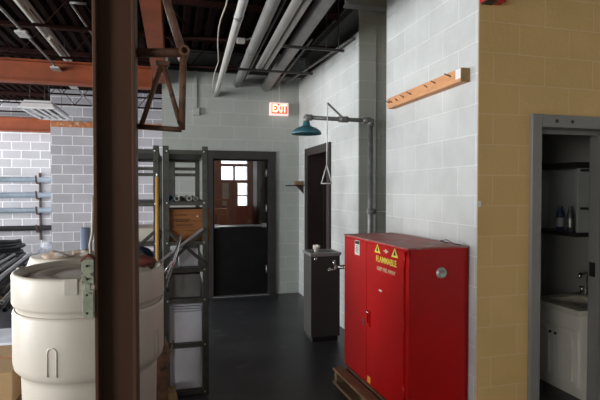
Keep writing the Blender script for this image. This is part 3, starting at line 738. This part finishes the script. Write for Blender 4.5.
# short tubes seen end-on
ring = []
for k, (x, r, mm, s) in enumerate(((-.012, .026, 'teal', 'short tube with greenish end, leftmost on the crate-side upper shelf'), (.034, .021, 'pipe', 'short pale tube second from left on the upper shelf'),
        (.081, .018, 'darksteel', 'short dark tube third from left on the upper shelf'), (.128, .022, 'pipe', 'short pale tube fourth from left on the upper shelf'), (.178, .02, 'galv', 'short grey tube rightmost on the upper shelf'))):
    m = MB(); m.tube([(x, 3.90, 1.551 + r), (x, 4.5, 1.551 + r)], r, 18, inner=.62); tag(m.build('short_tube', mm), s, 'tube', 'short tubes on the upper shelf')
boxthing('storage_bin', (-.04, 3.93, .0405), (.225, 4.5, .385), 'pale_box', 'pale storage bin at the bottom of the corridor shelving', 'bin', bev=.012)
t = thing('board_stack', (.1, 4.2, .4205), 'stack of pale boards on the second lowest shelf of the corridor shelving', 'boards')
m = MB(); m.box((-.045, 3.93, .4205), (.225, 4.45, .665), .003); m.build('stack', 'pale_box', t)
for k in range(3):
    m = MB(); m.box((-.045 + .004 * k, 3.925 + .006 * k, .672 + k * .020), (.222 + .004 * k, 4.45, .686 + k * .020), .002); m.build('loose_sheet', 'pale_box', t)
boxthing('grey_carton', (-.03, 3.94, .7805), (.215, 4.4, .965), 'grey_box', 'dull grey carton under the crossed brace of the corridor shelving', 'carton')
boxthing('white_carton', (.05, 4.0, 1.0205), (.20, 4.3, 1.17), 'pale_box', 'small pale carton behind the crossed brace below the wooden crate', 'carton')
boxthing('white_carton', (-.42, 3.95, 1.2355), (-.14, 4.4, 1.34), 'paper', 'white carton on the shelving behind the brown column', 'carton')
m = MB(); m.blob((-.27, 3.99, 1.0205), (.12, .10, .11), 3, .3); tag(m.build('cloth_bundle', 'navy', smooth=True), 'navy cloth bundle on the shelving above the drum', 'cloth')
# rusty red strip lying on the drum's rim side
# broom
t = thing('broom', (-.118, 3.80, 0), 'broom standing upright with a yellow varnished handle in front of the shelving', 'broom')
m = MB(); m.tube([(-.118, 3.80, .10), (-.112, 3.83, 1.74)], .0125, 12); m.build('handle', 'handle_yel', t)
m = MB(); m.tube([(-.112, 3.83, 1.74), (-.112, 3.83, 1.775)], [.009, .006], 10); m.build('tip', 'bolt', t)
m = MB(); m.box((-.26, 3.775, .085), (.02, 3.825, .125), .01); m.build('head', 'wood_pallet', t)
m = MB(); bmx = m.bm
m.poly([(-.26, 3.78, .085), (.02, 3.78, .085), (.04, 3.76, 0), (-.28, 3.76, 0)], (0, .045, 0)); m.build('bristles', 'bristle', t)
# aluminium pole, hanging against the shelving front
t = thing('folding_pole', (-.04, 3.78, .87), 'bright aluminium folding pole with black tip leaning on the corridor shelving', 'pole')
m = MB(); m.tube([(.065, 3.858, 1.29), (-.042, 3.80, .885)], .0115, 12); m.build('main_tube', 'alu', t)
m = MB(); m.tube([(.035, 3.83, 1.20), (-.045, 3.78, .96)], .009, 12); m.tube([(-.005, 3.80, 1.10), (-.062, 3.775, 1.01)], .010, 10); m.build('side_tube', 'alu', t)
m = MB(); m.tube([(-.040, 3.80, .89), (-.046, 3.797, .865)], .0155, 12); lab(m.build('tip', 'black_rubber', t), 'black rubber tip')
t = thing('angle_bar', (-.1, 3.83, 1.0), 'loose grey slotted angle bar slanting past the shelving post above the drum', 'bar')
m = MB(); m.bar((.235, 3.868, 1.335), (-.195, 3.835, 1.015), .003, .018, (0, 1, 0)); m.bar((.235, 3.868, 1.335), (-.195, 3.835, 1.015), .020, .003, (0, 1, 0)); m.build('bar', 'lgsteel', t)
m = MB(); m.box((-.205, 3.82, .955), (-.175, 3.85, 1.02), .003); m.build('hook', 'darksteel', t)

# ------------------------------------------------------------------ white overpack drum on a pallet
DXc, DYc = -.413, 2.72
t = thing('wooden_pallet', (DXc, DYc, 0), 'wooden pallet beneath the large cream drum', 'pallet')
for k in range(3):
    y = 2.32 + k * .37
    m = MB(); m.box((-.93, y, .02), (.03, y + .045, .11)); m.build('stringer', 'wood_pallet', t)
for k in range(6):
    m = MB(); m.box((-.93 + k * .171, 2.30, .11), (-.93 + k * .171 + .105, 3.14, .13), .003); m.build('deck_board', 'wood_pallet', t)
for y in (2.30, 2.67, 3.04):
    m = MB(); m.box((-.93, y, 0), (.03, y + .1, .02)); m.build('bottom_board', 'wood_pallet', t)
t = thing('plastic_drum', (DXc, DYc, .1305), 'large cream plastic overpack drum with a screw lid behind the brown column', 'drum')
c = (DXc, DYc, 0)
m = MB()
prof = [(0, .1305), (.29, .1305), (.315, .16), (.327, .715), (.330, .742), (.340, .748), (.358, .768), (.364, .80), (.364, 1.035), (.360, 1.048), (.354, 1.052)]
m.lathe(prof, c, 96)
m.build('barrel', 'drum', t)
for ang in (-109, -25, 60, 150):
    a = MB(); ca, sa = math.cos(R(ang)), math.sin(R(ang)); px, py = DXc + .362 * ca, DYc + .362 * sa
    tx, ty = -sa, ca
    rr = .022
    pts = [(px + tx * rr, py + ty * rr, .79)] + [(px + tx * rr * math.cos(b), py + ty * rr * math.cos(b), .90 + rr * math.sin(b)) for b in [PI * k / 8 for k in range(9)]] + [(px - tx * rr, py - ty * rr, .79)]
    a.tube(pts, .0055, 8); lab(a.build('moulded_rib', 'drum', t), 'arched moulded rib on the drum flank')
m = MB()
m.lathe([(.349, 1.052), (.350, 1.075), (.362, 1.080), (.367, 1.092), (.366, 1.222), (.362, 1.232), (.352, 1.236), (.339, 1.232), (.334, 1.205), (.30, 1.200), (.29, 1.214), (.22, 1.214), (.20, 1.200), (0, 1.200)], c, 96); lid = m.build('lid', 'drum', t)
m = MB(); m.lathe([(.35, 1.2055), (.302, 1.2025), (.302, 1.2015)], c, 64); m.lathe([(0, 1.203), (.19, 1.203), (.195, 1.2005)], c, 48); lab(m.build('lid_dirt', 'drumlid', lid), 'soiled recess of the lid')
for ang in (-95, 35, 168):
    ca, sa = math.cos(R(ang)), math.sin(R(ang)); rot = Matrix.Rotation(R(ang), 4, 'Z')
    a = MB(); a.box((DXc + .364 * ca - .009, DYc + .364 * sa - .030, 1.165), (DXc + .364 * ca + .009, DYc + .364 * sa + .030, 1.238), .004, rot); a.build('lid_lug', 'drumlid', lid)
m = MB(); m.blob((-.20, 2.83, 1.2165), (.11, .08, .045), 8, .35); tag(m.build('cloth_scrap', 'rust_red', smooth=True), 'red brown cloth scrap on the big cream drum lid, right of the column', 'cloth')

# second drum behind, with soiled rag on it
t = thing('plastic_drum', (-.73, 3.84, 0), 'smaller cream plastic drum behind the big drum, rags on its lid', 'drum')
m = MB(); m.lathe([(0, .0), (.25, 0), (.265, .02), (.27, .5), (.262, .53), (.27, .56), (.27, 1.02), (.262, 1.045)], (-.73, 3.84, 0), 64); m.build('barrel', 'cream_tub', t)
m = MB(); m.lathe([(.27, 1.045), (.282, 1.05), (.282, 1.10), (.272, 1.11), (.266, 1.135), (.258, 1.16), (.25, 1.165), (0, 1.165)], (-.73, 3.84, 0), 64); m.build('lid', 'cream_tub', t)
m = MB(); m.blob((-.79, 3.70, 1.1655), (.075, .07, .032), 11, .35); tag(m.build('crumpled_rag', 'rag', smooth=True), 'stained crumpled rag on the smaller cream drum, left one', 'rag')
m = MB(); m.blob((-.64, 3.78, 1.1655), (.065, .07, .034), 14, .35); tag(m.build('crumpled_rag', 'rag', smooth=True), 'stained crumpled rag on the smaller cream drum, right one', 'rag')
m = MB(); m.tube([(-.685, 4.28, 0), (-.685, 4.25, 1.33)], .044, 20, inner=.85); tag(m.build('upright_tube', 'tube_blue'), 'slate blue upright tube standing just left of the column', 'tube')
# carton at the lower left edge
t = thing('cardboard_carton', (-1.25, 3.3, .20), 'tan cardboard carton at lower left beside the cream drum', 'carton')
m = MB(); m.box((-1.62, 2.95, .45), (-.86, 3.48, .635), .006); m.build('body', 'tan_card', t)
m = MB(); m.box((-1.62, 3.20, .6352), (-.86, 3.23, .6365)); m.build('tape', 'wood_pine', t)
t = thing('timber_skid', (-1.25, 3.3, 0), 'brown timber skid under the tan carton at lower left', 'skid')
m = MB(); m.box((-1.64, 2.93, .38), (-.85, 3.50, .4495), .004); m.build('deck', 'rust', t)
for xx in (-1.62, -1.05):
    m = MB(); m.box((xx, 2.95, 0), (xx + .08, 3.48, .38)); m.build('leg', 'rust', t)
# splintered timber offcut beside the drum
t = thing('timber_offcut', (-.075, 3.35, 0), 'splintered brown timber offcut standing between drum and shelving', 'timber')
m = MB(); m.poly([(-.14, 3.36, 0), (-.035, 3.36, 0), (-.030, 3.36, .56), (-.052, 3.36, .64), (-.060, 3.36, .58), (-.078, 3.36, .66), (-.095, 3.36, .59), (-.115, 3.36, .68), (-.14, 3.36, .62)], (0, .05, 0)); m.build('post', 'rust', t)
m = MB(); m.bar((-.05, 3.355, .42), (.004, 3.345, .62), .012, .008); m.build('splinter', 'rust', t)

# ------------------------------------------------------------------ far left bay
t = thing('wall_rack', (-4.9, 12.6, .5), 'brown cantilever arms fixed to the far left block wall', 'rack')
LV = [1.80, 1.44, 1.08, .66]
for xx in (-3.05, -5.1, -7.0):
    m = MB(); m.box((xx - .02, 12.66, .45), (xx + .02, YLL - .001, 2.05)); m.build('upright', 'bracket', t)
    for z in LV:
        m = MB(); m.bar((xx, 12.68, z - .02), (xx, 12.38, z + .0), .03, .03); m.bar((xx, 12.385, z), (xx, 12.31, z + .17), .035, .035); m.build('arm', 'bracket', t)
names = ['topmost', 'second from top', 'third from top', 'lowest']
for i, z in enumerate(LV):
    r = .062
    x1 = -2.50
    t = thing('steel_tube', (-5, 12.52, z + .02), 'long pale blue tube on the far left wall rack, %s one' % names[i], 'tube', 'tubes on the wall rack')
    m = MB(); m.tube([(-7.4, 12.53, z + .02 + r), (x1, 12.53, z + .02 + r)], r, 16, inner=.85); m.build('tube', 'rackpipe' if i != 3 else 'darksteel', t)
# hose coil
pts = []
for k in range(0, 24 * 8 + 1):
    a = 2 * PI * k / 24; turn = k / 24
    rr = .40 + .05 * math.sin(turn * 2.3); pts.append((-3.62 + rr * math.cos(a), 11.75 + rr * math.sin(a), .04 + .062 * turn))
m = MB(); m.tube(pts, .034, 8); tag(m.build('hose_coil', 'black_rubber'), 'coil of black hose on the floor at the far left', 'hose')
m = MB(); m.blob((-2.80, 12.1, 0), (.26, .24, .30), 21, .4); tag(m.build('plastic_sheet', 'plastic_film', smooth=True), 'crumpled white plastic sheet heaped in the far left corner', 'sheet')
# long bars lying on bearers
for y, s in ((7.9, 'nearer'), (10.9, 'farther')):
    boxthing('timber_bearer', (-4.4, y, 0), (-2.0, y + .12, .12), 'wood_pallet', 'timber bearer under the long bars, the %s one' % s, 'timber')
rnd = random.Random(5)
desc = ['dark', 'light grey', 'black', 'dull grey']
mats = ['darksteel', 'lgsteel', 'black_rubber', 'galv']
for k in range(24):
    lay = k // 8; j = k % 8
    xb = -3.75 + j * .16 + rnd.uniform(-.035, .035) + lay * .05; xa = xb + .42 + j * .05 + rnd.uniform(-.05, .05)
    rr = .026 + .010 * (k % 3 == 0)
    z = .12 + .036 + lay * .076
    i = (k * 3 + lay) % 4
    t = thing('long_bar', ((xa + xb) / 2, 9.4, z - rr), '%s long metal bar in the floor stack at far left' % desc[i], 'bar', '%s long bars stacked on the floor' % desc[i])
    m = MB(); m.tube([(xa - .15, 6.9 + rnd.uniform(-.6, .4), z), (xb, 11.1 + rnd.uniform(-.3, .1), z)], rr, 10, inner=.8); m.build('bar', mats[i], t)
boxthing('pale_board', (-2.9, 5.65, 0), (-1.60, 6.25, .03), 'pale_box', 'pale board lying on the floor at the left edge beside the big drum', 'board')

# ------------------------------------------------------------------ lobby behind the back door
t = thing('wooden_hutch', (.82, 8.9, 0), 'brown wooden cabinet with a rail top seen through the door glass', 'cabinet')
m = MB(); m.box((.52, 8.75, 0), (1.0, 9.1, 1.30), .006); m.build('body', 'brown_furn', t)
for xx in (.52, .96):
    m = MB(); m.box((xx, 8.75, 1.30), (xx + .04, 8.79, 1.47), .004); m.build('post', 'brown_furn', t)
m = MB(); m.box((.52, 8.75, 1.44), (1.0, 8.79, 1.48), .006); m.build('top_rail', 'brown_furn', t)
for xa, xb in ((.55, .75), (.77, .97)):
    m = MB(); m.box((xa, 8.735, .1), (xb, 8.75, 1.2), .006); d = m.build('door', 'brown_furn', t)
    m = MB(); m.lathe([(0, -.02), (.012, -.016), (.008, 0)], (xb - .03 if xa < .6 else xa + .03, 8.735, .7), 10, 'y'); m.build('knob', 'brass', d)
boxthing('tall_locker', (1.76, 10.2, 0), (2.5, 10.7, 2.45), 'black', 'tall dark locker seen through the right part of the door glass', 'locker')

# ------------------------------------------------------------------ washroom
va = thing('vanity_unit', (3.29, 3.28, 0), 'white washroom vanity with two arched panel doors and a cream sink top', 'vanity')
VX, V0, V1 = 3.03, 2.99, 3.50
m = MB(); m.box((VX, V0, .09), (3.578, V1, .70), .004); m.box((VX + .05, V0, 0), (3.578, V1, .09)); m.build('body', 'vanity', va)
def arch(y0, y1, z0, z1, n=10):
    pts = [(y0, z0), (y1, z0), (y1, z1 - .05)]
    for k in range(n + 1):
        a = PI * k / n; pts.append(((y0 + y1) / 2 + (y1 - y0) / 2 * math.cos(a) * .95, z1 - .05 + .05 * math.sin(a)))
    pts.append((y0, z1 - .05)); return pts
for y0, y1 in ((3.005, 3.235), (3.245, 3.475)):
    m = MB(); m.box((VX - .018, y0, .11), (VX - .0005, y1, .575), .004); d = m.build('door', 'vanity', va)
    P = [(VX - .0185, a, b) for a, b in arch(y0 + .04, y1 - .04, .15, .545)]
    m = MB(); m.poly(P, (-.012, 0, 0)); q = m.build('arched_panel', 'vanity', d)
    mdf = q.modifiers.new('b', 'BEVEL'); mdf.width = .005; mdf.segments = 2
    yk = y1 - .022 if y0 < 3.1 else y0 + .022
    m = MB(); m.lathe([(0, -.022), (.011, -.02), (.012, -.012), (.006, 0)], (VX - .018, yk, .50), 12, 'x'); m.build('knob', 'black', d)
m = MB()
m.box((VX - .03, V0 - .01, .70), (VX + .09, V1 + .02, .745), .006); m.box((3.44, V0 - .01, .70), (3.578, V1 + .02, .745), .006)
m.box((VX + .08, V0 - .01, .70), (3.45, V0 + .07, .745), .006); m.box((VX + .08, V1 - .07, .70), (3.45, V1 + .02, .745), .006); m.box((3.555, V0 - .01, .745), (3.578, V1 + .02, .82), .004); m.build('sink_top', 'marble', va)
m = MB(); m.lathe([(.235, .008), (.215, .006), (.19, -.02), (.13, -.07), (0, -.085)], (3.27, 3.27, .742), 32); m.build('basin', 'marble', va)
m = MB(); m.box((3.46, 3.30, .745), (3.53, 3.47, .768), .006); m.tube([(3.50, 3.385, .765), (3.50, 3.385, .93), (3.47, 3.385, .965), (3.40, 3.37, .955), (3.385, 3.365, .92)], .014, 10)
for yy in (3.32, 3.45): m.tube([(3.5, yy, .765), (3.5, yy, .83)], .018, 10)
m.build('faucet', 'chrome', va)
t = thing('soap_dispenser', (3.40, 3.05, .712), 'small clear grey soap dispenser on the washroom sink top', 'dispenser')
m = MB(); m.lathe([(0, 0), (.028, 0), (.028, .09), (.012, .105), (.010, .125)], (3.50, 3.07, .7125), 16); m.build('bottle', 'stainless', t)
m = MB(); m.tube([(3.5, 3.07, .837), (3.5, 3.07, .867), (3.46, 3.08, .867)], .006, 8); m.build('pump', 'chrome', t)
t = thing('wall_cabinet', (3.47, 3.6, 1.24), 'pale open wall shelf with bottles above the washroom sink', 'cabinet')
m = MB(); m.box((3.56, 3.22, 1.25), (3.578, 3.93, 1.88)); m.box((3.36, 3.915, 1.25), (3.56, 3.93, 1.88)); m.build('back_panel', 'hutch', t)
m = MB(); m.box((3.34, 3.36, 1.235), (3.56, 3.93, 1.27), .003); m.build('bottom_shelf', 'doorframe', t)
m = MB(); m.box((3.34, 3.36, 1.83), (3.56, 3.93, 1.88), .003); m.build('top_panel', 'doorframe', t)
m = MB(); m.box((3.40, 3.40, 1.27), (3.56, 3.42, 1.83)); m.build('divider', 'hutch', t)
for z in (1.47, 1.80):
    m = MB(); m.box((3.42, 3.10, z), (3.578, 3.40, z + .02), .002); m.build('side_shelf', 'doorframe', t)
for (y, mm, s, r) in ((3.60, 'bottle_blue', 'blue bottle with a pale label on the washroom wall shelf', .034), (3.485, 'bottle_grey', 'grey bottle beside the blue one on the washroom wall shelf', .030)):
    b = thing('bottle', (3.40, y, 1.2705), s, 'bottle', 'washroom bottles')
    m = MB(); m.lathe([(0, 0), (r, 0), (r, .15), (r * .7, .18), (r * .45, .195), (r * .45, .205)], (3.40, y, 1.2705), 20); m.build('body', mm, b)
    m = MB(); m.lathe([(r * .5, .205), (r * .5, .225), (0, .225)], (3.40, y, 1.2705), 16); m.build('cap', 'stainless', b)
    m = MB(); m.lathe([(r + .001, .04), (r + .001, .12)], (3.40, y, 1.2705), 20); m.build('label', 'hutch' if mm == 'bottle_blue' else 'stainless', b)
va.scale.z = .955
# small dark red emergency fixture at the top of the tan wall
t = thing('alarm_box', (2.03, YF - .05, 2.9), 'small dark red box at the top edge of the tan wall', 'alarm')
m = MB(); m.box((1.955, YF - .07, 2.865), (2.11, YF - .0045, 3.0), .006); m.build('housing', 'red', t)
m = MB(); m.box((1.965, YF - .072, 2.858), (2.04, YF - .01, 2.865)); m.build('lens', 'black', t)
# chip in the tan paint
m = MB(); m.poly([(1.955, YF - .0055, 1.565), (1.975, YF - .0055, 1.57), (1.978, YF - .0055, 1.535), (1.965, YF - .0055, 1.525), (1.956, YF - .0055, 1.535)], (0, .0012, 0)); struct('trim_2', m, 'white_paint')

# ------------------------------------------------------------------ light
w = bpy.data.worlds.new('sky'); SC.world = w; w.use_nodes = True
bg = w.node_tree.nodes['Background']; bg.inputs[0].default_value = (.86, .93, 1, 1); bg.inputs[1].default_value = 3.0

def area(name, loc, rot, sx, sy, p, c):
    l = bpy.data.lights.new(name, 'AREA'); l.shape = 'RECTANGLE'; l.size = sx; l.size_y = sy; l.energy = p; l.color = c
    o = bpy.data.objects.new(name, l); COL.objects.link(o); o.location = loc; o.rotation_euler = rot; return o
DAY = (.975, .99, 1.0)
for (a, b, z0), p in zip(WIN, (120, 420, 40, 500)):
    area('daylight', (LX + .02, (a + b) / 2, (z0 + 3.15) / 2), (0, R(-90), 0), 3.1 - z0, b - a - .1, p, DAY)
area('front_fill', (-5.8, -3.98, 1.9), (R(90), 0, 0), 3.1, 2.1, 195, (1, .95, .87))  # unseen front source, added to brighten tan wall and cabinet front
l = bpy.data.lights.new('lobby_fill', 'POINT'); l.energy = 36; l.color = (1, .85, .7); l.shadow_soft_size = .15  # no fixture here; added to brighten the room behind the door glass
o = bpy.data.objects.new('lobby_fill', l); COL.objects.link(o); o.location = (1.5, 8.1, 2.9)

# ------------------------------------------------------------------ camera
cam = bpy.data.cameras.new('camera'); cam.sensor_width = 36; cam.lens = 480 / 600 * 36; cam.clip_start = .05
co = bpy.data.objects.new('camera', cam); COL.objects.link(co)
co.location = (0, 0, 1.64); co.rotation_euler = (R(90) - math.atan(10 / 480), 0, -R(14.9))
SC.camera = co
SC.view_settings.view_transform = 'Standard'; SC.view_settings.look = 'None'
SC.view_settings.exposure = 0; SC.view_settings.gamma = 1; SC.view_settings.use_curve_mapping = False
SC.cycles.use_denoising = True
SC.cycles.max_bounces = 8
SC.cycles.sample_clamp_indirect = 8
